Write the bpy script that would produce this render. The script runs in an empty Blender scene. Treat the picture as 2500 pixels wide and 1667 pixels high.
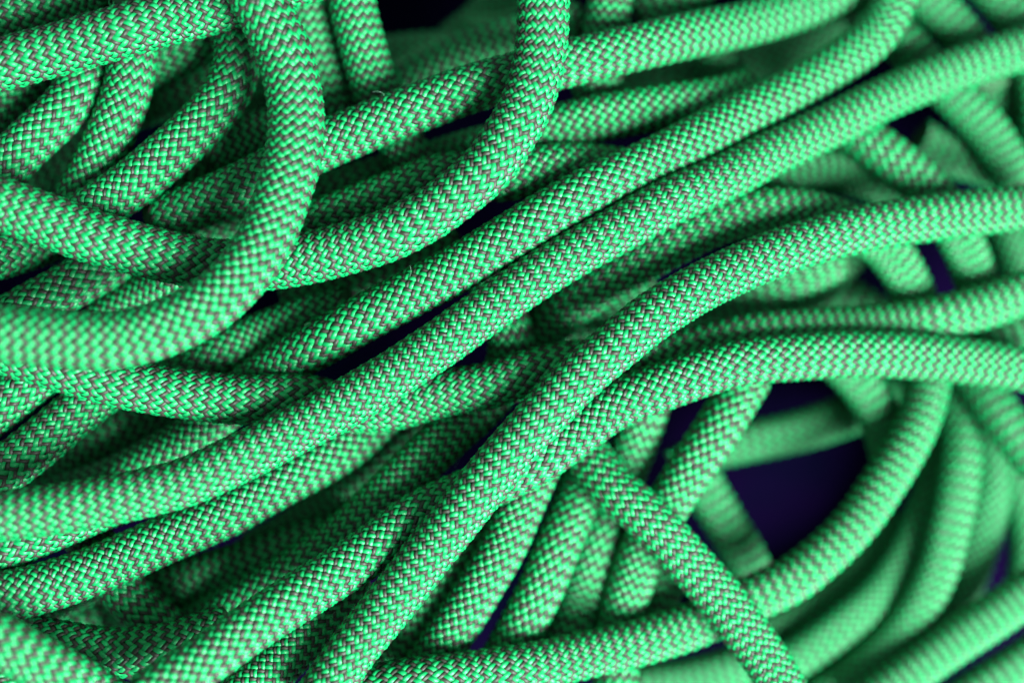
import bpy, math, random
import numpy as np

# ---------------------------------------------------------------- camera
CAM_Z, FRAME_W = 0.300, 0.212          # camera height above the focus plane, width seen there (m)
scene = bpy.context.scene
cam_data = bpy.data.cameras.new('camera')
cam_data.sensor_width = 36.0
cam_data.lens = 36.0 * CAM_Z / FRAME_W
cam_data.clip_start, cam_data.clip_end = 0.01, 10.0
cam_data.dof.use_dof = True
cam_data.dof.focus_distance = CAM_Z - 0.0045
cam_data.dof.aperture_fstop = 3.3
cam_data.dof.aperture_blades = 0
cam = bpy.data.objects.new('camera', cam_data)
cam.location = (0, 0, CAM_Z)
scene.collection.objects.link(cam)
scene.camera = cam

# ---------------------------------------------------------------- light
world = bpy.data.worlds.new('World')
scene.world = world
world.use_nodes = True
bg = world.node_tree.nodes['Background']
bg.inputs['Color'].default_value = (0.58, 1.0, 0.84, 1)
bg.inputs['Strength'].default_value = 0.45

def area(name, loc, target, size, power, color):
    d = bpy.data.lights.new(name, 'AREA')
    d.shape = 'DISK'
    d.size = size
    d.energy = power
    d.color = color
    o = bpy.data.objects.new(name, d)
    o.location = loc
    v = np.array(target, float) - np.array(loc, float)
    from mathutils import Vector
    o.rotation_euler = Vector(v).to_track_quat('-Z', 'Y').to_euler()
    scene.collection.objects.link(o)

area('key_lamp', (0.38, -0.31, 0.52), (0.0, 0.0, 0.0), 0.42, 30.5, (0.82, 1.0, 0.92))

vs = scene.view_settings
vs.view_transform = 'Standard'
vs.look = 'None'
vs.exposure = 0.0
vs.gamma = 1.0
vs.use_curve_mapping = False
scene.cycles.max_bounces = 6
scene.cycles.diffuse_bounces = 4

# ---------------------------------------------------------------- materials
def mat(name):
    m = bpy.data.materials.new(name)
    m.use_nodes = True
    nt = m.node_tree
    return m, nt, nt.nodes['Principled BSDF']

def yarn_material(name, c0, c1, rough, spec, tint):
    m, nt, p = mat(name)
    at = nt.nodes.new('ShaderNodeAttribute'); at.attribute_name = 'yarn'
    sep = nt.nodes.new('ShaderNodeSeparateXYZ')
    nt.links.new(at.outputs['Vector'], sep.inputs[0])
    ramp = nt.nodes.new('ShaderNodeMix'); ramp.data_type = 'RGBA'
    ramp.inputs['A'].default_value = (*c0, 1); ramp.inputs['B'].default_value = (*c1, 1)
    # filaments: noise stretched along the yarn
    mul = nt.nodes.new('ShaderNodeVectorMath'); mul.operation = 'MULTIPLY'
    mul.inputs[1].default_value = (0.7, 7.0, 61.0)
    nt.links.new(at.outputs['Vector'], mul.inputs[0])
    nz = nt.nodes.new('ShaderNodeTexNoise'); nz.inputs['Scale'].default_value = 1.0
    nz.inputs['Detail'].default_value = 2.0
    nt.links.new(mul.outputs[0], nz.inputs['Vector'])
    mr = nt.nodes.new('ShaderNodeMath'); mr.operation = 'MULTIPLY_ADD'
    nt.links.new(nz.outputs['Fac'], mr.inputs[0]); mr.inputs[1].default_value = 0.9
    nt.links.new(sep.outputs['Z'], mr.inputs[2])
    sb = nt.nodes.new('ShaderNodeMath'); sb.operation = 'SUBTRACT'; sb.use_clamp = True
    nt.links.new(mr.outputs[0], sb.inputs[0]); sb.inputs[1].default_value = 0.45
    nt.links.new(sb.outputs[0], ramp.inputs['Factor'])
    nt.links.new(ramp.outputs['Result'], p.inputs['Base Color'])
    bump = nt.nodes.new('ShaderNodeBump'); bump.inputs['Strength'].default_value = 0.55
    bump.inputs['Distance'].default_value = 0.00012
    nt.links.new(nz.outputs['Fac'], bump.inputs['Height'])
    nt.links.new(bump.outputs['Normal'], p.inputs['Normal'])
    p.inputs['Roughness'].default_value = rough
    p.inputs['Specular IOR Level'].default_value = spec
    p.inputs['Specular Tint'].default_value = tint
    return m

M_GREEN = yarn_material('green_nylon', (0.000, 0.235, 0.066), (0.000, 0.38, 0.114), 0.43, 0.62, (0.80, 1.0, 0.84, 1))
M_GREY = yarn_material('grey_nylon', (0.022, 0.020, 0.015), (0.062, 0.053, 0.042), 0.52, 0.45, (1, 1, 1, 1))

M_CORE, nt, p = mat('rope_core')
tc = nt.nodes.new('ShaderNodeTexCoord')
nz = nt.nodes.new('ShaderNodeTexNoise'); nz.inputs['Scale'].default_value = 900.0
nt.links.new(tc.outputs['Object'], nz.inputs['Vector'])
cr_ = nt.nodes.new('ShaderNodeValToRGB')
cr_.color_ramp.elements[0].color = (0.002, 0.05, 0.014, 1)
cr_.color_ramp.elements[1].color = (0.02, 0.09, 0.03, 1)
nt.links.new(nz.outputs['Fac'], cr_.inputs['Fac'])
nt.links.new(cr_.outputs['Color'], p.inputs['Base Color'])
p.inputs['Roughness'].default_value = 0.8

M_CLOTH, nt, p = mat('navy_cloth')
tc = nt.nodes.new('ShaderNodeTexCoord')
nz = nt.nodes.new('ShaderNodeTexNoise'); nz.inputs['Scale'].default_value = 26.0
nz.inputs['Detail'].default_value = 3.0
nt.links.new(tc.outputs['Object'], nz.inputs['Vector'])
cr_ = nt.nodes.new('ShaderNodeValToRGB')
cr_.color_ramp.elements[0].position = 0.35; cr_.color_ramp.elements[0].color = (0.0010, 0.0011, 0.0065, 1)
cr_.color_ramp.elements[1].position = 0.68; cr_.color_ramp.elements[1].color = (0.0034, 0.0008, 0.012, 1)
nt.links.new(nz.outputs['Fac'], cr_.inputs['Fac'])
nt.links.new(cr_.outputs['Color'], p.inputs['Base Color'])
p.inputs['Roughness'].default_value = 1.0
p.inputs['Specular IOR Level'].default_value = 0.0
wv = nt.nodes.new('ShaderNodeTexWave'); wv.inputs['Scale'].default_value = 700.0
wv.bands_direction = 'DIAGONAL'; wv.inputs['Distortion'].default_value = 1.0
nt.links.new(tc.outputs['Object'], wv.inputs['Vector'])
bp = nt.nodes.new('ShaderNodeBump'); bp.inputs['Strength'].default_value = 0.4; bp.inputs['Distance'].default_value = 0.0002
nt.links.new(wv.outputs['Fac'], bp.inputs['Height'])
nt.links.new(bp.outputs['Normal'], p.inputs['Normal'])

M_FIBRE, nt, p = mat('stray_fibre')
p.inputs['Base Color'].default_value = (0.25, 0.50, 0.36, 1)
p.inputs['Roughness'].default_value = 0.4

# ---------------------------------------------------------------- mesh helpers
def link_mesh(name, co, quads, material, parent=None, smooth=True, attr=None):
    me = bpy.data.meshes.new(name)
    nv, nq = len(co), len(quads)
    me.vertices.add(nv)
    me.vertices.foreach_set('co', np.ascontiguousarray(co, np.float32).ravel())
    me.loops.add(nq * 4)
    me.loops.foreach_set('vertex_index', np.ascontiguousarray(quads, np.int32).ravel())
    me.polygons.add(nq)
    me.polygons.foreach_set('loop_start', np.arange(0, nq * 4, 4, dtype=np.int32))
    if smooth:
        me.polygons.foreach_set('use_smooth', np.ones(nq, bool))
    if attr is not None:
        at = me.attributes.new('yarn', 'FLOAT_VECTOR', 'POINT')
        at.data.foreach_set('vector', np.ascontiguousarray(attr, np.float32).ravel())
    me.update(calc_edges=True)
    me.validate()
    me.materials.append(material)
    o = bpy.data.objects.new(name, me)
    scene.collection.objects.link(o)
    if parent is not None:
        o.parent = parent
    return o

# ---------------------------------------------------------------- setting: the cloth under the heap
FLOOR_Z = -0.080
g = np.linspace(-0.32, 0.32, 130)
GX, GY = np.meshgrid(g, g, indexing='ij')
GZ = (FLOOR_Z + 0.0022 * np.sin(GX * 38 + 1.4 * np.sin(GY * 23)) + 0.0016 * np.sin(GY * 61 - GX * 27))
co = np.stack([GX, GY, GZ], -1).reshape(-1, 3)
n = len(g)
ii, jj = np.meshgrid(np.arange(n - 1), np.arange(n - 1), indexing='ij')
q = np.stack([ii * n + jj, (ii + 1) * n + jj, (ii + 1) * n + jj + 1, ii * n + jj + 1], -1).reshape(-1, 4)
cloth = link_mesh('ground_cloth', co, q, M_CLOTH)
cloth['kind'] = 'structure'
cloth['label'] = 'dark navy and purple cloth spread under the heap of rope'

# ---------------------------------------------------------------- rope lengths
# braid hand, thickness, label, centre line: photo x, photo y (2500 wide), height above the focus plane in mm
ROPES = [
('A', 1.1, 'topmost green rope, looping from the top edge down and left, blurred at its left end',
 [(600, -70, 9.0), (620, -20, 9.0), (645, 27, 9.1), (668, 75, 9.1), (691, 124, 9.2), (706, 175, 9.3), (717, 228, 9.5), (723, 308, 9.8), (719, 361, 10.2), (709, 414, 10.6), (693, 465, 11.1), (677, 516, 11.6), (657, 566, 12.3), (631, 613, 13.0), (600, 657, 13.7), (565, 697, 14.5), (525, 733, 15.3), (480, 763, 16.2), (432, 787, 17.0), (382, 807, 18.0), (330, 821, 18.9), (251, 832, 20.3), (197, 831, 21.1), (143, 827, 21.8), (90, 823, 22.4), (37, 818, 23.0), (-17, 813, 23.5), (-70, 808, 24.0)]),
('A', 1.04, 'green rope lying across the top left corner, passing under the big loop',
 [(-70, 174, 6.0), (-17, 162, 5.5), (37, 149, 5.1), (89, 135, 4.7), (142, 121, 4.3), (195, 106, 4.1), (248, 91, 3.9), (300, 76, 3.8), (353, 61, 3.1), (433, 42, 1.2), (486, 30, 0.2), (539, 14, -0.6), (590, -3, -1.6), (642, -20, -2.7), (695, -37, -3.6), (747, -52, -4.2), (800, -66, -4.6)]),
('A', 1.05, 'green rope sweeping from the left edge under the loop, then up to the top edge',
 [(-70, 482, 13.0), (-18, 493, 12.2), (33, 508, 11.3), (83, 526, 10.5), (132, 544, 9.6), (182, 564, 8.6), (232, 580, 7.7), (283, 594, 6.7), (335, 608, 5.7), (386, 621, 4.8), (438, 633, 4.0), (490, 642, 3.4), (543, 647, 3.0), (596, 648, 2.7), (649, 645, 2.5), (702, 638, 2.5), (754, 629, 2.7), (805, 617, 2.9), (857, 603, 3.1), (908, 588, 3.4), (958, 570, 3.6), (1006, 547, 3.8), (1052, 521, 3.9), (1095, 491, 4.0), (1137, 458, 4.1), (1177, 423, 4.2), (1211, 382, 4.3), (1240, 337, 4.5), (1268, 292, 4.6), (1290, 244, 4.8), (1306, 194, 5.0), (1317, 142, 5.2), (1324, 89, 5.4), (1326, 36, 5.6), (1327, -17, 5.8), (1328, -70, 6.0)]),
('C', 0.98, 'longest green rope, sharp in the middle, running from upper right to the left edge',
 [(2570, 98, -34.6), (2520, 113, -34.0), (2469, 128, -33.3), (2419, 142, -32.4), (2369, 158, -31.3), (2319, 175, -30.2), (2270, 194, -28.8), (2221, 214, -27.2), (2173, 235, -25.1), (2125, 257, -22.9), (2079, 281, -21.2), (2032, 305, -19.7), (1984, 327, -18.2), (1937, 350, -16.5), (1889, 372, -14.7), (1842, 396, -12.9), (1796, 420, -11.0), (1748, 443, -9.1), (1700, 463, -7.5), (1652, 484, -5.9), (1605, 508, -4.8), (1559, 533, -3.9), (1513, 559, -3.2), (1467, 584, -2.4), (1420, 609, -1.7), (1375, 635, -1.1), (1330, 662, -0.4), (1286, 691, 0.2), (1221, 736, 0.9), (1178, 766, 1.3), (1135, 796, 1.7), (1092, 827, 2.1), (1049, 856, 2.5), (1005, 885, 2.9), (961, 914, 3.4), (916, 941, 3.9), (871, 968, 4.5), (825, 994, 5.1), (779, 1019, 5.8), (732, 1043, 6.5), (685, 1067, 7.3), (639, 1091, 8.1), (591, 1114, 8.9), (544, 1137, 9.7), (496, 1159, 10.5), (447, 1178, 11.3), (397, 1192, 12.1), (346, 1204, 12.9), (294, 1215, 13.7), (243, 1225, 14.3), (191, 1234, 15.0), (139, 1242, 15.6), (87, 1249, 16.2), (35, 1255, 16.8), (-18, 1261, 17.4), (-70, 1266, 18.0)]),
('A', 1.0, 'sharp pale green rope rising from the bottom edge and bending to the right edge',
 [(757, 1735, 8.2), (787, 1692, 7.9), (818, 1648, 7.5), (848, 1604, 7.2), (880, 1562, 6.9), (914, 1521, 6.6), (946, 1480, 6.3), (979, 1438, 6.1), (1011, 1396, 5.9), (1043, 1354, 5.7), (1077, 1312, 5.6), (1110, 1271, 5.6), (1143, 1229, 5.5), (1175, 1187, 5.3), (1208, 1146, 5.1), (1242, 1105, 4.8), (1277, 1065, 4.5), (1313, 1026, 4.3), (1349, 987, 4.0), (1385, 949, 3.7), (1424, 912, 3.4), (1464, 878, 3.1), (1526, 827, 2.4), (1566, 793, 1.9), (1609, 762, 1.2), (1654, 734, 0.4), (1700, 707, -0.6), (1747, 683, -1.8), (1795, 660, -3.0), (1844, 639, -4.4), (1893, 620, -5.8), (1943, 602, -7.4), (1994, 587, -9.0), (2045, 573, -10.7), (2097, 561, -12.5), (2149, 551, -14.2), (2201, 542, -15.8), (2254, 535, -17.2), (2306, 528, -18.6), (2359, 522, -19.8), (2412, 516, -20.9), (2464, 511, -22.0), (2517, 505, -23.0), (2570, 500, -24.0)]),
('A', 1.0, 'green rope pressed against the lower side of the sharp pale central rope',
 [(2570, 917, -25.0), (2518, 905, -24.3), (2466, 895, -23.6), (2414, 888, -22.8), (2361, 882, -21.8), (2309, 876, -20.7), (2256, 871, -19.5), (2203, 867, -18.3), (2150, 865, -17.0), (2097, 864, -15.8), (2044, 865, -14.5), (1991, 868, -13.2), (1938, 872, -11.9), (1885, 876, -10.5), (1833, 882, -9.1), (1781, 891, -7.9), (1729, 905, -6.9), (1679, 921, -6.0), (1629, 939, -5.4), (1579, 957, -5.0), (1529, 976, -4.8), (1483, 1000, -4.7), (1439, 1031, -4.5), (1396, 1062, -4.2), (1332, 1109, -3.8), (1287, 1136, -3.9), (1240, 1160, -4.3), (1191, 1182, -4.6), (1142, 1202, -4.4), (1094, 1223, -3.9), (1046, 1246, -2.9), (1000, 1273, -1.6), (958, 1304, -0.3), (915, 1336, 1.2), (871, 1366, 2.7), (827, 1395, 4.3), (782, 1423, 5.8), (737, 1451, 7.4), (692, 1479, 9.0), (647, 1508, 10.5), (604, 1537, 12.0), (561, 1568, 13.3), (517, 1599, 14.6), (472, 1627, 15.7), (428, 1656, 16.9), (384, 1685, 18.1), (340, 1715, 19.4)]),
('A', 0.99, 'green rope running diagonally just above the longest rope, bending up at the top right',
 [(2190, -70, -27.7), (2185, -17, -27.9), (2170, 33, -27.9), (2143, 78, -27.5), (2105, 114, -26.8), (2062, 145, -25.6), (2018, 174, -24.1), (1972, 200, -22.3), (1926, 225, -20.2), (1879, 249, -18.2), (1831, 272, -16.3), (1784, 296, -14.5), (1738, 321, -12.7), (1691, 345, -11.0), (1644, 369, -9.6), (1596, 392, -8.5), (1548, 414, -7.1), (1500, 435, -5.7), (1452, 458, -4.5), (1406, 483, -3.5), (1360, 509, -2.7), (1315, 536, -2.0), (1270, 564, -1.5), (1225, 591, -1.1), (1180, 618, -0.9), (1112, 659, -0.7), (1066, 684, -0.7), (1019, 708, -0.9), (973, 733, -1.2), (926, 757, -1.8), (879, 782, -2.6), (834, 808, -3.6), (788, 834, -5.1), (741, 859, -7.0), (695, 884, -8.9), (651, 913, -10.0), (608, 944, -10.4), (568, 978, -10.4), (529, 1014, -10.7), (490, 1049, -11.3), (449, 1082, -12.2), (403, 1108, -13.3), (357, 1133, -14.6), (310, 1156, -16.0), (261, 1177, -17.5), (211, 1195, -18.8), (161, 1211, -18.4), (111, 1226, -16.4), (60, 1240, -14.0)]),
('A', 1.0, 'green rope from the left edge under the blurred loop, crossing beneath the longest rope',
 [(-70, 825, 9.1), (-20, 842, 8.5), (30, 859, 7.9), (81, 875, 7.3), (131, 890, 6.7), (182, 905, 6.0), (233, 920, 5.2), (284, 934, 4.4), (335, 944, 3.5), (388, 953, 2.5), (440, 960, 1.6), (493, 967, 0.7), (545, 973, -0.1), (598, 976, -0.8), (651, 975, -1.7), (704, 974, -2.8), (756, 976, -4.3), (808, 987, -5.5), (860, 996, -6.4), (913, 996, -6.9), (966, 991, -7.1), (1017, 977, -7.2), (1068, 963, -7.0), (1120, 953, -6.7), (1172, 945, -6.4), (1224, 933, -6.3), (1274, 917, -6.5), (1325, 903, -7.2), (1377, 893, -8.0), (1430, 887, -9.1), (1483, 887, -10.6), (1535, 883, -12.1), (1588, 877, -13.5), (1640, 868, -14.5), (1691, 854, -15.5), (1742, 840, -16.6), (1793, 827, -17.6), (1845, 818, -18.8), (1898, 812, -20.0), (1951, 808, -21.4), (2004, 805, -22.7), (2056, 804, -24.0), (2109, 801, -25.0), (2162, 796, -25.6), (2214, 789, -25.8), (2266, 781, -25.5), (2318, 771, -25.9), (2370, 758, -27.0), (2420, 743, -28.2), (2470, 725, -29.4), (2520, 707, -30.5), (2570, 690, -31.6)]),
('C', 1.0, 'short pale green rope slanting down right over the lower middle, crossing the bottom rope',
 [(1370, 960, -15.9), (1386, 1012, -19.1), (1407, 1062, -20.2), (1433, 1109, -17.9), (1465, 1153, -15.2), (1500, 1194, -13.1), (1541, 1228, -11.7), (1581, 1265, -10.8), (1620, 1303, -10.4), (1674, 1363, -10.7), (1710, 1403, -11.0), (1746, 1444, -11.2), (1780, 1486, -11.4), (1812, 1529, -11.6), (1844, 1573, -11.8), (1875, 1617, -11.9), (1903, 1663, -11.9), (1930, 1710, -12.0)]),
('A', 1.0, 'green rope running behind the vertical top centre rope and under the big loop',
 [(2150, -50, -37.6), (2103, -26, -36.1), (2053, -8, -34.0), (2003, 9, -31.8), (1952, 24, -29.7), (1901, 38, -27.5), (1850, 52, -25.3), (1799, 64, -23.0), (1747, 74, -20.7), (1695, 84, -18.5), (1643, 95, -16.4), (1592, 107, -14.4), (1540, 119, -12.7), (1489, 131, -11.1), (1437, 143, -9.7), (1386, 155, -8.6), (1334, 167, -7.6), (1283, 180, -6.9), (1206, 200, -6.1), (1156, 215, -5.7), (1105, 232, -5.4), (1056, 250, -5.3), (1006, 268, -5.1), (956, 287, -5.1), (907, 306, -5.0), (858, 326, -5.0), (809, 346, -5.0), (761, 368, -5.1), (714, 391, -5.2), (666, 415, -5.3), (619, 440, -5.6), (572, 462, -5.9), (523, 483, -6.5), (474, 503, -7.3), (425, 522, -8.4), (375, 540, -9.7)]),
('A', 1.0, 'green rope in the extreme top left corner behind another rope',
 [(-70, 62, -5.0), (-12, 48, -5.9), (73, 26, -7.5), (130, 9, -9.0), (214, -20, -10.3), (270, -40, -9.1)]),
('A', 1.0, 'short curved green rope nearest the left edge below the top left rope',
 [(270, 90, -13.1), (239, 136, -11.0), (209, 183, -8.6), (182, 232, -6.8), (148, 275, -5.5), (87, 333, -4.3), (48, 372, -3.8), (9, 411, -3.5), (-31, 451, -3.2), (-70, 490, -3.0)]),
('A', 1.0, 'second short green rope hanging down from under the top left rope',
 [(325, -10, -2.8), (330, 45, -5.5), (328, 100, -6.3), (318, 183, -6.0), (306, 236, -6.1), (287, 289, -6.4), (266, 340, -7.1), (231, 415, -8.7), (204, 463, -9.6), (175, 510, -10.0)]),
('A', 1.0, 'green rope curving down left from behind the top of the big loop',
 [(520, -40, -7.9), (542, 10, -10.3), (563, 60, -10.6), (577, 113, -9.1), (568, 193, -6.7), (543, 242, -5.5), (508, 284, -4.7), (470, 323, -4.2), (430, 360, -3.8), (388, 396, -3.6), (325, 448, -3.3), (281, 479, -3.0), (235, 510, -2.3), (190, 540, -1.5)]),
('A', 1.0, 'short green rope at the left edge just below the sweeping left rope',
 [(-70, 640, 0.0), (-13, 626, -3.9), (43, 610, -8.2), (125, 581, -15.4), (178, 557, -19.0), (230, 530, -19.7)]),
('A', 1.0, 'green rope above the blurred loop at left, going under the sweeping rope',
 [(300, 618, -11.7), (254, 650, -9.1), (206, 678, -7.1), (158, 705, -5.6), (84, 744, -3.6), (36, 771, -2.5), (-12, 799, -1.4), (-60, 828, -0.4)]),
('A', 1.0, 'short dark green rope squeezed between the blurred loop and the sweeping left rope',
 [(480, 650, -8.0), (425, 678, -10.6), (371, 708, -13.1), (292, 756, -14.5), (240, 790, -14.8)]),
('A', 1.0, 'dark green rope emerging right of the blurred loop, above the rope beneath it',
 [(860, 748, -13.0), (806, 762, -13.5), (752, 777, -14.1), (673, 806, -15.4), (622, 827, -15.4), (571, 850, -14.6), (520, 874, -14.0), (447, 914, -14.2), (399, 942, -14.6), (350, 970, -14.7)]),
('A', 1.0, 'green rope dropping from the top edge beside the dark gap at top centre',
 [(850, -60, -14.1), (858, -4, -14.1), (869, 51, -14.2), (891, 133, -14.4), (907, 186, -14.7), (926, 240, -15.1), (948, 291, -15.5), (989, 365, -16.5), (1010, 417, -17.4), (1030, 470, -18.0)]),
('A', 1.0, 'deep dark green rope behind the right side of the big loop',
 [(735, -40, -20.0), (750, 18, -20.1), (767, 107, -20.2), (781, 165, -20.3), (806, 252, -20.5), (822, 310, -20.4)]),
('A', 1.0, 'dim blurred green rope behind the upper middle, left of the vertical rope',
 [(1420, 50, -29.0), (1367, 65, -28.0), (1313, 79, -27.3), (1259, 93, -26.8), (1206, 108, -26.5), (1154, 127, -26.4), (1079, 164, -26.5), (1031, 191, -26.7), (982, 218, -27.0), (936, 248, -27.6), (890, 280, -28.3)]),
('A', 1.0, 'very dark deep rope in the gap at top centre, lying level',
 [(900, 150, -50.0), (962, 139, -49.7), (1024, 131, -49.4), (1118, 126, -49.1), (1180, 120, -49.5)]),
('A', 1.0, 'very dark deep rope slanting up beside the top centre gap',
 [(1100, 110, -58.4), (1171, 54, -55.6), (1213, 10, -53.2), (1270, -60, -50.0)]),
('A', 1.0, 'short green rope coming down from the top edge, right of the vertical rope',
 [(1495, -60, -20.0), (1489, -1, -20.4), (1483, 58, -21.0), (1474, 147, -22.4), (1462, 205, -23.8), (1440, 260, -25.5)]),
('A', 1.0, 'small piece of green rope at the top edge, right of centre',
 [(1560, 50, -30.0), (1621, 19, -30.0), (1681, -15, -30.0), (1740, -50, -30.0)]),
('A', 1.0, 'dim zigzag patterned rope behind the upper middle, above the long diagonals',
 [(1830, 222, -27.1), (1778, 236, -24.5), (1725, 248, -22.1), (1672, 255, -20.3), (1618, 262, -18.9), (1565, 270, -17.9), (1512, 279, -17.1), (1459, 289, -16.5), (1406, 301, -16.2), (1354, 315, -16.2), (1302, 331, -16.5), (1224, 353, -18.0), (1172, 366, -19.9), (1120, 380, -22.5), (1068, 397, -25.6), (1017, 415, -27.2), (965, 429, -26.1), (913, 442, -24.1), (861, 457, -22.5), (810, 476, -21.5), (760, 495, -20.8)]),
('A', 1.0, 'green rope tucked between the sweeping rope and the upper long diagonal',
 [(1660, 440, -17.7), (1607, 431, -18.3), (1553, 422, -17.8), (1500, 414, -16.3), (1446, 408, -14.1), (1392, 407, -12.3), (1338, 411, -10.9), (1285, 423, -10.0), (1232, 433, -9.4), (1178, 431, -9.0), (1097, 430, -8.5), (1045, 442, -8.2), (994, 463, -8.1), (944, 481, -8.3), (893, 500, -8.6), (842, 519, -8.7), (792, 538, -8.8), (741, 557, -8.9), (690, 575, -9.0)]),
('A', 1.0, 'short deep green rope crossing the dark gap at upper right of centre',
 [(1700, 50, -38.6), (1742, 133, -37.7), (1772, 187, -37.3), (1815, 270, -36.6)]),
('A', 1.0, 'very dark deep rope lying in the long gap above the upper diagonal',
 [(1440, 215, -52.0), (1494, 203, -52.0), (1547, 192, -52.0), (1629, 185, -52.0), (1684, 181, -52.1), (1738, 172, -52.1), (1792, 162, -52.3), (1846, 150, -52.5), (1898, 135, -52.8), (1974, 103, -53.7), (2022, 77, -54.6), (2070, 50, -55.9)]),
('A', 1.0, 'blurred green rope in the top right, bending down behind the longest rope',
 [(2220, -40, -43.2), (2265, 1, -42.5), (2307, 43, -42.2), (2366, 112, -42.4), (2397, 164, -43.2), (2420, 220, -44.3)]),
('A', 1.0, 'blurred green rope looping down the right side beside the small purple gap',
 [(2120, 20, -46.3), (2159, 60, -43.7), (2198, 100, -41.9), (2237, 140, -40.9), (2276, 181, -40.5), (2316, 220, -40.1), (2375, 279, -39.5), (2411, 322, -39.4), (2441, 370, -39.4), (2467, 419, -39.5), (2490, 470, -39.8)]),
('A', 1.0, 'blurred green rope in the extreme top right corner',
 [(2390, -60, -44.0), (2426, -16, -44.1), (2460, 29, -44.1), (2491, 77, -44.2), (2514, 129, -44.2), (2529, 184, -44.1), (2537, 240, -43.9), (2542, 297, -43.7), (2548, 354, -43.4), (2555, 410, -43.0)]),
('A', 1.0, 'speckled green rope slanting down right beneath the longest rope at right',
 [(2030, 280, -30.6), (2075, 314, -31.5), (2120, 347, -30.3), (2165, 380, -29.2), (2210, 414, -28.8), (2253, 450, -29.1), (2306, 514, -30.8), (2334, 563, -32.6), (2358, 614, -34.5), (2377, 667, -36.4), (2395, 720, -38.5)]),
('A', 1.0, 'dark blurred rope behind the speckled one at the upper right',
 [(2240, 340, -46.0), (2292, 367, -47.0), (2374, 395, -48.9), (2430, 410, -50.6), (2515, 432, -52.8), (2570, 450, -51.3)]),
('A', 1.0, 'dim green rope level below the longest rope, left of the speckled one',
 [(1830, 450, -30.0), (1884, 435, -31.2), (1965, 416, -33.5), (2020, 416, -35.5), (2075, 424, -37.4), (2128, 440, -37.9), (2200, 481, -38.7), (2240, 520, -40.1)]),
('A', 1.0, 'dark green zigzag patterned rope between the longest rope and the sharp pale one',
 [(1230, 880, -25.8), (1273, 848, -24.9), (1314, 813, -22.7), (1354, 777, -19.6), (1396, 743, -16.8), (1440, 712, -14.8), (1485, 682, -13.4), (1532, 655, -12.6), (1578, 628, -12.2), (1625, 601, -12.3), (1673, 577, -12.8), (1722, 554, -13.7), (1798, 527, -15.4), (1851, 516, -16.6), (1905, 513, -18.2), (1959, 518, -20.1), (2012, 529, -22.2), (2063, 546, -24.2), (2112, 569, -26.0), (2156, 599, -28.1), (2190, 641, -30.2), (2216, 688, -32.5), (2236, 738, -34.5), (2250, 790, -35.3)]),
('A', 1.0, 'dark deep rope just under the sharp pale rope, right of centre',
 [(1640, 800, -34.0), (1690, 776, -33.6), (1767, 743, -32.9), (1819, 724, -32.2), (1871, 705, -31.6), (1923, 687, -31.5), (2000, 654, -32.6), (2050, 630, -33.6)]),
('A', 1.0, 'blurred green rope leaning up right below the sharp pale rope at right',
 [(2110, 580, -38.7), (2069, 621, -42.6), (2028, 662, -43.1), (1963, 720, -40.9), (1924, 763, -38.4), (1890, 810, -34.1)]),
('A', 1.0, 'small bright blurred rope beside the dark hollow at middle right',
 [(1980, 670, -52.7), (2028, 702, -52.2), (2077, 733, -51.1), (2151, 779, -51.4), (2200, 810, -53.1)]),
('A', 1.0, 'deep blurred rope at the right edge below the pale rope',
 [(2430, 500, -58.5), (2451, 558, -54.9), (2473, 616, -52.2), (2508, 702, -49.4), (2530, 760, -48.0)]),
('A', 1.0, 'bright blurred rope at the right edge between two level ropes',
 [(2380, 850, -40.7), (2443, 825, -39.4), (2507, 800, -38.2), (2570, 775, -37.3)]),
('A', 1.0, 'dark green rope from the picture centre down left behind the blurred lower left rope',
 [(1190, 670, -16.0), (1212, 719, -15.5), (1231, 769, -15.0), (1247, 820, -14.9), (1245, 873, -15.6), (1228, 924, -16.2), (1196, 967, -15.9), (1159, 1006, -14.9), (1119, 1041, -13.7), (1080, 1077, -12.7), (1041, 1114, -11.9), (1002, 1151, -11.4), (964, 1189, -11.2), (926, 1226, -11.2), (868, 1281, -11.4), (827, 1316, -11.6), (785, 1349, -11.3), (742, 1380, -11.1), (698, 1410, -11.2), (652, 1437, -11.7), (605, 1462, -12.9), (557, 1487, -14.8), (509, 1510, -17.4), (462, 1535, -18.9), (415, 1562, -18.1), (368, 1586, -15.3), (320, 1610, -9.4)]),
('A', 1.0, 'green rope going down left from the arched rope beside the purple hollow',
 [(1830, 920, -22.4), (1801, 966, -20.1), (1773, 1012, -18.3), (1744, 1058, -17.3), (1714, 1103, -17.0), (1684, 1148, -17.3), (1655, 1194, -18.3), (1626, 1239, -19.6), (1598, 1286, -20.4), (1563, 1359, -20.7), (1545, 1410, -21.2), (1528, 1462, -22.0), (1514, 1514, -23.3), (1505, 1568, -23.4), (1503, 1622, -21.8), (1504, 1676, -19.9), (1508, 1730, -18.0)]),
('A', 1.0, 'green rope along the bottom edge that curls up around the purple hollow',
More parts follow.
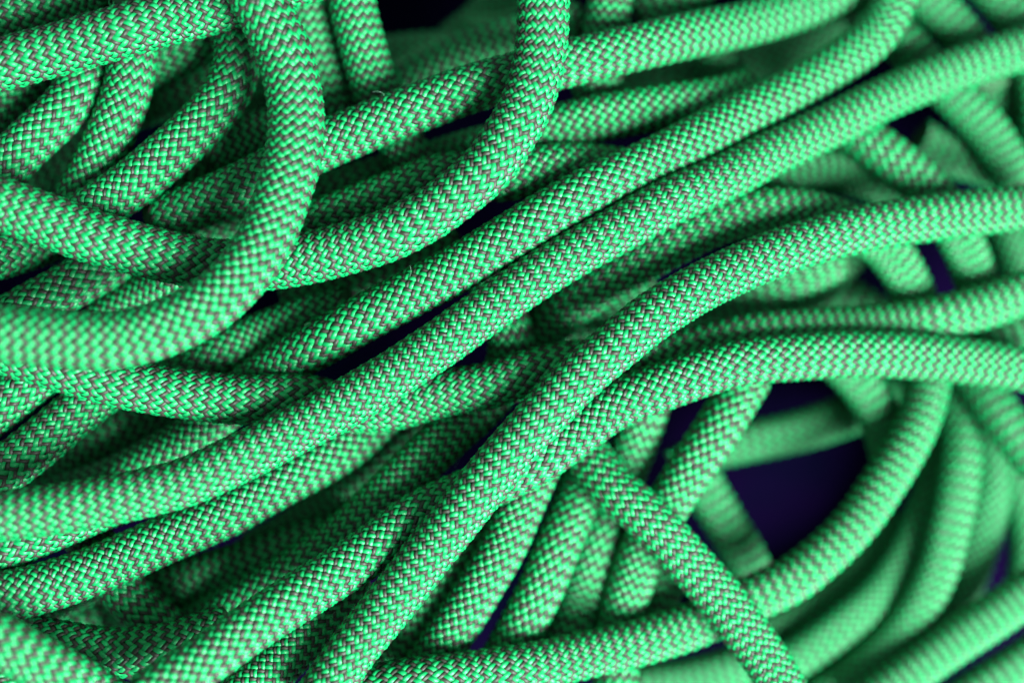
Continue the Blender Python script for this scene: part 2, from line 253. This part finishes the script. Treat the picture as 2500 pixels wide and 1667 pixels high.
 [(800, 1708, -1.7), (851, 1694, -1.2), (904, 1683, -1.0), (956, 1673, -1.0), (1009, 1665, -1.3), (1062, 1658, -1.9), (1115, 1653, -3.0), (1167, 1646, -4.2), (1220, 1638, -5.2), (1299, 1626, -7.3), (1351, 1616, -9.0), (1403, 1604, -10.6), (1455, 1592, -11.9), (1507, 1580, -13.2), (1559, 1568, -14.5), (1610, 1553, -16.3), (1661, 1537, -18.2), (1711, 1518, -19.8), (1760, 1497, -21.3), (1808, 1474, -22.5), (1856, 1451, -23.5), (1905, 1429, -24.5), (1951, 1402, -25.4), (1993, 1369, -26.2), (2033, 1334, -27.0), (2071, 1296, -27.7), (2105, 1256, -28.5), (2150, 1189, -29.5), (2179, 1145, -30.2), (2206, 1099, -31.0), (2231, 1051, -32.4), (2250, 1001, -34.4), (2262, 949, -36.8), (2269, 897, -39.8), (2270, 843, -42.8), (2268, 790, -44.3)]),
('A', 1.0, 'blurred green rope crossing the top of the purple hollow',
 [(1720, 1098, -52.7), (1777, 1087, -52.1), (1834, 1076, -51.8), (1891, 1065, -52.1), (1947, 1052, -52.9), (2030, 1026, -55.9), (2084, 1006, -59.5), (2138, 984, -64.9), (2190, 960, -72.0)]),
('A', 1.0, 'blurred green rope at the upper right rim of the purple hollow',
 [(2010, 850, -40.0), (2056, 891, -40.3), (2098, 935, -40.6), (2146, 1013, -41.2), (2167, 1070, -41.3), (2180, 1130, -40.3)]),
('A', 1.0, 'broad blurred green rope just outside the curl at lower right',
 [(2270, 900, -68.6), (2286, 951, -67.1), (2298, 1003, -65.2), (2301, 1057, -61.5), (2298, 1110, -58.1), (2289, 1163, -56.0), (2274, 1214, -54.8), (2254, 1264, -54.1), (2233, 1313, -53.6), (2207, 1360, -53.2), (2162, 1427, -52.6), (2125, 1465, -51.7), (2084, 1500, -50.8), (2042, 1533, -50.3), (1999, 1565, -50.3), (1954, 1594, -50.7), (1908, 1621, -51.3), (1859, 1644, -51.7), (1810, 1665, -52.1)]),
('A', 1.0, 'second blurred green rope outside the curl at lower right',
 [(2290, 830, -61.2), (2302, 883, -59.9), (2314, 936, -58.0), (2327, 988, -54.7), (2341, 1041, -51.1), (2346, 1094, -48.4), (2342, 1149, -46.6), (2334, 1202, -45.6), (2323, 1255, -45.0), (2310, 1308, -44.8), (2297, 1361, -44.9), (2278, 1411, -45.3), (2255, 1460, -45.8), (2226, 1506, -46.6), (2193, 1549, -47.7), (2155, 1588, -48.7), (2114, 1624, -49.6), (2071, 1657, -50.5), (2026, 1687, -51.2), (1980, 1715, -52.0)]),
('A', 1.0, 'blurred green rope slanting to the right edge under the arched rope',
 [(2310, 830, -51.3), (2346, 877, -50.1), (2381, 925, -47.8), (2415, 974, -44.7), (2466, 1047, -41.1), (2502, 1094, -39.4), (2540, 1140, -38.0)]),
('A', 1.0, 'outermost blurred green rope curving down at the lower right',
 [(2330, 920, -72.0), (2356, 969, -71.9), (2380, 1019, -68.2), (2409, 1098, -61.7), (2418, 1153, -58.8), (2416, 1208, -56.9), (2403, 1262, -55.7), (2390, 1316, -54.9), (2373, 1369, -54.4), (2338, 1445, -54.0), (2310, 1493, -53.8), (2280, 1540, -53.6)]),
('A', 1.0, 'deep dark rope at the right edge above the corner ropes',
 [(2460, 1130, -67.5), (2482, 1186, -65.0), (2501, 1243, -63.1), (2515, 1332, -61.3), (2512, 1391, -60.6), (2500, 1450, -60.0)]),
('A', 1.0, 'large blurred green rope slanting across the bottom right corner',
 [(2090, 1735, -40.0), (2136, 1702, -40.0), (2182, 1670, -40.0), (2229, 1637, -40.0), (2275, 1604, -40.0), (2321, 1572, -40.0), (2392, 1525, -40.0), (2439, 1494, -40.0), (2486, 1462, -40.0), (2533, 1431, -40.0), (2580, 1400, -40.0)]),
('A', 1.0, 'green rope in the extreme bottom right corner',
 [(2310, 1735, -46.0), (2359, 1703, -46.0), (2408, 1671, -46.0), (2482, 1624, -46.0), (2531, 1592, -46.0), (2580, 1560, -46.0)]),
('A', 1.0, 'deep shadowed rope hugging the outside of the curl around the hollow',
 [(1850, 1555, -59.0), (1902, 1530, -58.7), (1978, 1489, -58.9), (2026, 1457, -59.6), (2070, 1421, -60.6), (2109, 1379, -61.5), (2160, 1309, -62.5), (2190, 1260, -63.2)]),
('A', 1.0, 'deep dark rope near the bottom right, below the broad blurred one',
 [(1960, 1700, -62.0), (2010, 1673, -62.1), (2083, 1631, -62.2), (2130, 1599, -62.4), (2192, 1542, -62.7), (2230, 1500, -63.1)]),
('A', 1.0, 'blurred grey green rope at the lower left rim of the purple hollow',
 [(1670, 1080, -43.9), (1693, 1133, -43.9), (1717, 1185, -43.9), (1746, 1235, -43.9), (1776, 1285, -44.0), (1806, 1334, -44.0), (1830, 1386, -44.0), (1850, 1440, -44.0)]),
('A', 1.0, 'dim blurred rope under the bottom rope, right of centre',
 [(1540, 1680, -46.0), (1596, 1670, -45.8), (1653, 1661, -45.5), (1709, 1649, -45.1), (1792, 1627, -44.3), (1846, 1609, -43.6), (1900, 1590, -42.9)]),
('A', 1.0, 'deep dark rope in the small triangle left of the crossing rope',
 [(1660, 1330, -30.0), (1621, 1409, -30.1), (1602, 1465, -30.1), (1580, 1550, -30.3)]),
('A', 1.0, 'dim green rope right beside the lower part of the sharp pale rope',
 [(1265, 1090, -22.2), (1237, 1138, -21.2), (1208, 1187, -19.8), (1182, 1236, -18.6), (1157, 1286, -17.8), (1130, 1335, -17.5), (1085, 1406, -17.3), (1053, 1453, -17.5), (1022, 1499, -17.8), (991, 1546, -18.1), (960, 1593, -17.9), (930, 1640, -16.4)]),
('A', 1.0, 'green rope leaning down left, middle of the three lower centre ropes',
 [(1330, 1090, -13.7), (1311, 1141, -13.5), (1290, 1191, -12.7), (1258, 1266, -11.6), (1237, 1316, -11.1), (1212, 1364, -10.7), (1184, 1411, -10.6), (1156, 1457, -10.7), (1127, 1503, -10.9), (1082, 1571, -11.4), (1051, 1616, -11.6), (1020, 1660, -11.0)]),
('A', 1.0, 'green rope leaning down left, rightmost of the three lower centre ropes',
 [(1425, 1150, -26.7), (1411, 1204, -23.0), (1393, 1257, -19.4), (1361, 1334, -16.0), (1341, 1386, -14.9), (1320, 1437, -14.5), (1295, 1487, -14.7), (1256, 1561, -15.7), (1230, 1610, -15.7), (1205, 1660, -14.3)]),
('A', 1.0, 'dim green rope from under the arched rope down behind the crossing rope',
 [(1605, 900, -23.8), (1591, 953, -23.1), (1577, 1007, -23.3), (1560, 1059, -24.8), (1530, 1136, -29.1), (1511, 1188, -30.6), (1492, 1240, -28.6), (1474, 1292, -26.5), (1457, 1344, -25.7), (1440, 1397, -25.9), (1413, 1475, -25.9), (1393, 1527, -23.9), (1374, 1578, -21.9), (1355, 1630, -20.0)]),
('A', 1.0, 'short green rope at the left edge below the blurred loop',
 [(-70, 1045, -2.0), (-25, 1010, -2.9), (43, 958, -4.0), (88, 923, -4.7), (155, 870, -5.4), (200, 835, -5.7)]),
('A', 1.0, 'green rope at the left edge above the longest rope, slanting up right',
 [(-70, 1200, 2.0), (-22, 1172, 0.8), (23, 1139, -0.5), (67, 1105, -1.7), (110, 1070, -2.8), (174, 1016, -4.4), (217, 981, -5.3), (261, 947, -6.0), (305, 913, -6.4), (350, 880, -6.7)]),
('A', 1.0, 'very dark deep rope in the hollow above the longest rope at left',
 [(50, 1195, -22.9), (100, 1168, -24.7), (147, 1138, -25.5), (192, 1103, -25.0), (240, 1074, -24.3), (316, 1037, -23.9), (368, 1014, -23.9), (419, 990, -23.9), (470, 965, -23.5), (520, 940, -22.9)]),
('A', 1.0, 'green rope directly below the longest rope at left, slanting to the left edge',
 [(1010, 950, -20.9), (970, 986, -19.2), (930, 1022, -17.5), (888, 1056, -15.8), (845, 1089, -14.1), (800, 1118, -12.5), (753, 1145, -11.0), (706, 1170, -9.7), (658, 1196, -8.6), (611, 1222, -7.6), (564, 1248, -6.6), (514, 1270, -5.7), (440, 1301, -4.3), (390, 1322, -3.2), (341, 1344, -2.0), (291, 1365, -0.8), (242, 1387, 0.6), (192, 1406, 2.0), (140, 1423, 3.3), (89, 1438, 4.7), (36, 1450, 6.1), (-17, 1460, 7.5), (-70, 1470, 8.8)]),
('A', 1.0, 'blurred bit of rope at the left edge between two long ropes',
 [(-70, 1370, 2.4), (-18, 1349, 2.4), (34, 1327, 2.2), (85, 1304, 1.7), (163, 1271, 0.3), (215, 1249, -1.5), (267, 1229, -4.0), (320, 1210, -6.7)]),
('A', 1.0, 'short dark rope with sharp zigzags emerging below the lower left rope',
 [(165, 1225, -9.1), (193, 1272, -10.0), (220, 1319, -10.2), (247, 1367, -9.9), (278, 1412, -9.5), (333, 1473, -8.8), (374, 1509, -8.5), (415, 1546, -8.8), (457, 1582, -9.1), (500, 1615, -8.2)]),
('A', 1.0, 'small dark rope end under the lower left rope near the edge',
 [(-20, 1555, -14.0), (31, 1527, -14.4), (82, 1499, -14.9), (155, 1451, -16.1), (207, 1424, -17.4), (260, 1400, -19.0)]),
('A', 1.0, 'green rope lying level near the bottom left, right of the blurred corner rope',
 [(80, 1560, 0.0), (137, 1572, 0.1), (194, 1583, 0.3), (252, 1590, 0.5), (310, 1592, 0.8), (396, 1583, 1.0), (453, 1569, 0.2), (507, 1549, -1.4), (560, 1525, -3.6)]),
('A', 1.0, 'blurred pale rope in the extreme bottom left corner',
 [(-80, 1525, 24.0), (-27, 1552, 23.1), (25, 1579, 22.1), (77, 1606, 20.8), (129, 1634, 19.3), (181, 1662, 17.4), (231, 1693, 15.1), (280, 1725, 12.4)]),
('A', 1.0, 'green rope at the bottom edge between the blurred rope and the sharp pale one',
 [(880, 1400, -6.3), (842, 1441, -5.5), (805, 1482, -4.6), (769, 1525, -3.6), (731, 1566, -2.5), (672, 1625, -1.0), (630, 1662, 0.0), (589, 1700, 1.0), (550, 1740, 2.0)]),
('A', 1.0, 'dark rope in the hollow at the lower left, behind the slanting ropes',
 [(360, 1455, -20.1), (412, 1433, -21.0), (466, 1414, -21.6), (520, 1398, -21.6), (575, 1382, -21.2), (628, 1362, -20.8), (708, 1334, -20.7), (763, 1319, -20.9), (818, 1306, -21.4), (874, 1295, -21.7), (930, 1285, -22.0)]),
('A', 1.0, 'dark short rope directly under the top left rope, near the loop',
 [(340, 175, -19.1), (424, 138, -18.8), (483, 118, -18.9), (570, 88, -20.4)]),
('A', 1.0, 'dark short rope behind the hanging ropes at the upper left',
 [(320, 265, -25.1), (378, 247, -27.4), (435, 228, -27.1), (521, 199, -26.7), (580, 185, -26.7)]),
('A', 1.0, 'dark rope showing just left of the big loop, upper of two',
 [(530, 262, -35.9), (590, 247, -36.0), (650, 233, -34.1), (710, 220, -26.0)]),
('A', 1.0, 'dark rope showing just left of the big loop, lower of two',
 [(500, 368, -15.5), (562, 348, -15.7), (657, 321, -15.5), (720, 305, -14.9)]),
('A', 1.0, 'dim green rope at the left edge directly under the top left rope',
 [(110, 150, -14.0), (44, 215, -14.0), (2, 261, -14.0), (-60, 330, -14.0)]),
('A', 1.0, 'deep dark rope in the small hollow at the left, above the sweeping rope',
 [(20, 490, -30.0), (70, 460, -30.0), (120, 432, -30.1), (172, 405, -30.1), (217, 370, -30.1), (260, 330, -30.1)]),
('A', 1.0, 'very dark deep rope in the long black gap under the sweeping rope',
 [(700, 745, -23.7), (755, 731, -23.0), (837, 708, -22.1), (891, 689, -21.5), (944, 668, -20.9), (995, 643, -20.5), (1070, 603, -20.2), (1120, 575, -20.0)]),
('A', 1.0, 'dark bit of rope left of the big loop, just above the sweeping rope',
 [(470, 562, -18.0), (530, 542, -17.9), (590, 521, -17.8), (650, 500, -17.7)]),
('A', 1.0, 'dark deep rope in the small hollow near the bottom left',
 [(60, 1590, -24.0), (114, 1566, -24.4), (168, 1541, -25.0), (248, 1501, -26.3), (299, 1471, -27.7), (350, 1440, -29.5)]),
('A', 1.0, 'very dark deep rope in the slit above the sharp pale rope at centre',
 [(1300, 860, -34.4), (1352, 835, -32.9), (1428, 794, -31.4), (1477, 764, -30.8), (1551, 720, -30.3), (1600, 690, -30.0)]),
('A', 1.0, 'very dark deep rope in the slit left of the big loop, between two bright ropes',
 [(420, 450, -24.0), (476, 425, -24.7), (533, 402, -25.2), (590, 380, -25.6)]),
('A', 1.0, 'dark rope lying in the gap between the lower left rope and the central ones',
 [(1010, 1010, -29.0), (977, 1057, -27.4), (941, 1101, -26.4), (902, 1143, -26.3), (861, 1183, -27.1), (796, 1239, -29.2), (749, 1273, -30.0), (701, 1304, -30.3), (651, 1332, -30.6), (600, 1358, -31.1)]),
('A', 1.0, 'deep dark rope behind the right end of the longest rope',
 [(2370, 170, -53.0), (2415, 207, -53.6), (2457, 247, -54.5), (2511, 315, -56.6), (2538, 366, -58.7), (2560, 420, -60.5)]),
('A', 1.0, 'small bit of rope in the bottom left corner, beneath the blurred pale one',
 [(-70, 1625, 6.0), (-15, 1657, 6.0), (39, 1692, 6.0), (90, 1730, 6.0)]),
]

R = 0.00525                    # rope radius
NC = 13                        # carriers turning each way
PITCH = 2 * math.pi * R / NC   # axial length of one carrier step
AMP, BUL = 0.00040, 0.00022    # weave height, roundness of one yarn
TOTAL = [0, 0]

def to_world(px, py, zmm):
    z = zmm / 1000.0
    k = FRAME_W * (CAM_Z - z) / CAM_Z / 2500.0
    return np.stack([(px - 1250.0) * k, -(py - 833.5) * k, z], -1)

def smooth_curve(P, step):
    d = np.r_[0, np.cumsum(np.linalg.norm(P[1:] - P[:-1], axis=1))]
    # natural cubic spline
    m = len(P); h = np.diff(d)
    A = np.zeros((m, m)); B = np.zeros((m, 3)); A[0, 0] = A[-1, -1] = 1
    for k in range(1, m - 1):
        A[k, k - 1], A[k, k], A[k, k + 1] = h[k - 1], 2 * (h[k - 1] + h[k]), h[k]
        B[k] = 6 * ((P[k + 1] - P[k]) / h[k] - (P[k] - P[k - 1]) / h[k - 1])
    M2 = np.linalg.solve(A, B)
    t = np.linspace(0, d[-1], max(20, int(d[-1] / step)))
    k = np.clip(np.searchsorted(d, t, side='right') - 1, 0, m - 2)
    hh = h[k][:, None]; a_ = (d[k + 1] - t)[:, None]; b_ = (t - d[k])[:, None]
    C = (M2[k] * a_**3 + M2[k + 1] * b_**3) / (6 * hh) + (P[k] / hh - M2[k] * hh / 6) * a_ + (P[k + 1] / hh - M2[k + 1] * hh / 6) * b_
    return C

def frames(C):
    T = np.gradient(C, axis=0); T /= np.linalg.norm(T, axis=1)[:, None]
    Nn = np.zeros_like(T)
    up = np.array([0, 0, 1.0]); v = up - T[0] * (up @ T[0]); Nn[0] = v / np.linalg.norm(v)
    for k in range(1, len(T)):
        v = Nn[k - 1] - T[k] * (Nn[k - 1] @ T[k]); Nn[k] = v / np.linalg.norm(v)
    return T, Nn, np.cross(T, Nn)

def build_rope(idx, pattern, thick, label, pts):
    rng = np.random.default_rng(100 + idx)
    P = np.array(pts, float)
    C = smooth_curve(to_world(P[:, 0], P[:, 1], P[:, 2]), 0.00025)
    T, Nn, Bb = frames(C)
    s = np.r_[0, np.cumsum(np.linalg.norm(C[1:] - C[:-1], axis=1))]
    L = s[-1]
    root = bpy.data.objects.new('rope', None)
    root.empty_display_size = 0.005
    base = C[len(C) // 2].copy(); base[2] -= R
    root.location = base
    scene.collection.objects.link(root)
    root['label'] = label; root['category'] = 'rope'
    root['group'] = 'lengths of green braided rope in the heap'
    twist = rng.uniform(-9, 9)           # slow twist of the sheath, rad per metre
    ph0 = rng.uniform(0, 2 * math.pi)
    tone = rng.uniform(0, 1, (2, 2, NC))
    k1, k2, q1_, q2_ = rng.uniform(70, 130), rng.uniform(170, 260), rng.uniform(0, 6), rng.uniform(0, 6)
    def swell(ss):                       # the rope is not equally full everywhere
        return thick + 0.012 * np.sin(k1 * ss + q1_) + 0.007 * np.sin(k2 * ss + q2_)
    lay = rng.uniform(0.95, 1.07)        # tighter or looser braid
    def axial(u):                        # carrier steps -> metres along the rope
        ss = u * PITCH * lay
        return ss + 0.0009 * np.sin(k1 * 0.8 * ss + q2_)
    def place(ss, phi, rr):
        ss = np.clip(ss, 0, L)
        c = [np.interp(ss, s, C[:, k]) for k in range(3)]
        nn = [np.interp(ss, s, Nn[:, k]) for k in range(3)]
        bb = [np.interp(ss, s, Bb[:, k]) for k in range(3)]
        ph = phi + ph0 + twist * ss
        cs, sn = np.cos(ph), np.sin(ph)
        rr = rr * swell(ss)
        return np.stack([c[k] + rr * (cs * nn[k] + sn * bb[k]) - base[k] for k in range(3)], -1)
    # core: closed tube just under the sheath
    nr, ns = 20, max(6, int(L / 0.0022))
    su = np.linspace(0, L, ns); ang = np.arange(nr) * 2 * math.pi / nr
    SS, AA = np.meshgrid(su, ang, indexing='ij')
    rc = R - 2 * AMP - 0.35 * BUL
    rr = np.full_like(SS, rc); rr[0] *= 0.05; rr[-1] *= 0.05
    SS2 = SS.copy(); SS2[1] = 0.00005; SS2[-2] = L - 0.00005
    co = place(SS2, AA, rr).reshape(-1, 3)
    i0, j0 = np.meshgrid(np.arange(ns - 1), np.arange(nr), indexing='ij')
    j1 = (j0 + 1) % nr
    q = np.stack([i0 * nr + j0, i0 * nr + j1, (i0 + 1) * nr + j1, (i0 + 1) * nr + j0], -1).reshape(-1, 4)
    link_mesh('core', co, q, M_CORE, root)
    # sheath: every float of every yarn of the plain braid
    U = L / (PITCH * lay)
    na, nb = 5, 4
    tt = np.linspace(-0.70, 0.70, na); ww = np.linspace(0, 1, nb)
    TT, WW = np.meshgrid(tt, ww, indexing='ij')
    verts = {0: [], 1: []}; attrs = {0: [], 1: []}
    m_all = np.arange(1, int(2 * U))
    for par in (0, 1):                       # ring parity: right-hand or left-hand yarns on top
        m = m_all[m_all % 2 == par]
        u0 = np.repeat(m / 2.0, NC); v0 = np.tile(np.arange(NC) + 0.5 * par, len(m))
        # keep the floats that can be seen from above or from the side
        ss = axial(u0); ph = v0 * 2 * math.pi / NC + ph0 + twist * ss
        nz_ = np.cos(ph) * np.interp(ss, s, Nn[:, 2]) + np.sin(ph) * np.interp(ss, s, Bb[:, 2])
        keep = nz_ > -0.5
        u0, v0 = u0[keep], v0[keep]
        K = len(u0)
        if K == 0:
            continue
        for k in (0, 1):
            green = {'A': (0, 0), 'C': (1, 1)}[pattern][par] == k
            jit = rng.normal(0, 0.022, (K, 2)); hj = rng.normal(0, 0.000022, K)
            wid = (0.53 if green else 0.45) + rng.normal(0, 0.014, K)
            across = (-0.5 + 0.5 * k + 0.25) * (0.90 if green else 1.08) + (WW[None] - 0.5) * wid[:, None, None] + jit[:, 0, None, None]
            along = TT[None] + jit[:, 1, None, None]
            # yarn narrows a little where it dives under its neighbour
            across = across * (1 - 0.10 * (np.abs(TT[None]) / 0.7) ** 2)
            if par == 0: a_, b_ = across, along
            else:        a_, b_ = along, across
            u = u0[:, None, None] + (b_ - a_) / 2; v = v0[:, None, None] + (a_ + b_) / 2
            r = (R - AMP - BUL + AMP * np.cos(math.pi * along) * 1.0
                 + BUL * np.sqrt(np.clip(1 - (2 * WW[None] - 1) ** 2, 0, 1)) + hj[:, None, None] + (0.00003 if green else -0.00003))
            co = place(axial(u), v * 2 * math.pi / NC, r)
            verts[int(green)].append(co.reshape(K, na * nb, 3))
            idc = np.round((v0 - u0) if par == 0 else (v0 + u0)).astype(int) % NC      # which carrier
            rv = (0.55 * tone[par, k][idc] + 0.45 * rng.uniform(0, 1, K))[:, None, None] * np.ones_like(WW)[None]
            attrs[int(green)].append(np.stack([np.broadcast_to(TT[None], rv.shape), np.broadcast_to(WW[None], rv.shape), rv * 0.35], -1).reshape(K, na * nb, 3))
    i0, j0 = np.meshgrid(np.arange(na - 1), np.arange(nb - 1), indexing='ij')
    q1 = np.stack([i0 * nb + j0, (i0 + 1) * nb + j0, (i0 + 1) * nb + j0 + 1, i0 * nb + j0 + 1], -1).reshape(-1, 4)
    for g_ in (1, 0):
        V = np.concatenate(verts[g_]); K = len(V)
        q = (q1[None] + (np.arange(K) * na * nb)[:, None, None]).reshape(-1, 4)
        o = link_mesh('green_yarn' if g_ else 'grey_yarn', V.reshape(-1, 3), q, M_GREEN if g_ else M_GREY, root,
                      attr=np.concatenate(attrs[g_]).reshape(-1, 3))
        o['kind'] = 'stuff'
        o['label'] = 'bright green yarn of the braided sheath' if g_ else 'brownish grey yarn of the braided sheath'
        TOTAL[0] += len(q) * 2
    TOTAL[1] += L
    return root

def stray_fibre(rope, start, rng, length):
    # a hair-thin filament standing off the sheath (world start point -> rope space)
    base = np.array(rope.location)
    p = [np.array(start, float) - base]
    d = rng.normal(0, 1, 3); d[2] = abs(d[2]) * 0.5 + 0.3; d /= np.linalg.norm(d)
    curl = rng.normal(0, 1, 3) * 0.35
    n = 9
    for k in range(n - 1):
        p.append(p[-1] + d * length / n)
        d = d + curl * 0.6; d /= np.linalg.norm(d)
    p = np.array(p); rad = 0.000015
    T, Nn, Bb = frames(p)
    ang = np.arange(4) * math.pi / 2
    co = np.concatenate([p[k] + rad * (np.cos(ang)[:, None] * Nn[k] + np.sin(ang)[:, None] * Bb[k]) for k in range(n)])
    q = [(k * 4 + j, k * 4 + (j + 1) % 4, (k + 1) * 4 + (j + 1) % 4, (k + 1) * 4 + j) for k in range(n - 1) for j in range(4)]
    link_mesh('stray_fibre', co, q, M_FIBRE, rope)

for idx, (pattern, thick, label, pts) in enumerate(ROPES):
    rope = build_rope(idx, pattern, thick, label, pts)
    # a few filaments have worked loose on the upper ropes
    rng = np.random.default_rng(900 + idx)
    P = np.array(pts, float)
    if P[:, 2].max() > -12:
        for k in range(max(1, len(P) // 9)):
            c = P[rng.integers(1, len(P) - 1)]
            w = to_world(c[0], c[1], c[2])
            a_ = rng.uniform(-1.3, 1.3)
            tdir = P[-1, :2] - P[0, :2]; tdir /= np.linalg.norm(tdir)
            side = np.array([tdir[1], tdir[0], 0.0])
            stray_fibre(rope, w + R * 0.98 * (math.cos(a_) * np.array([0, 0, 1.0]) + math.sin(a_) * side), rng, rng.uniform(0.0012, 0.0035))
print('rope metres', round(TOTAL[1], 2), 'sheath triangles', TOTAL[0])
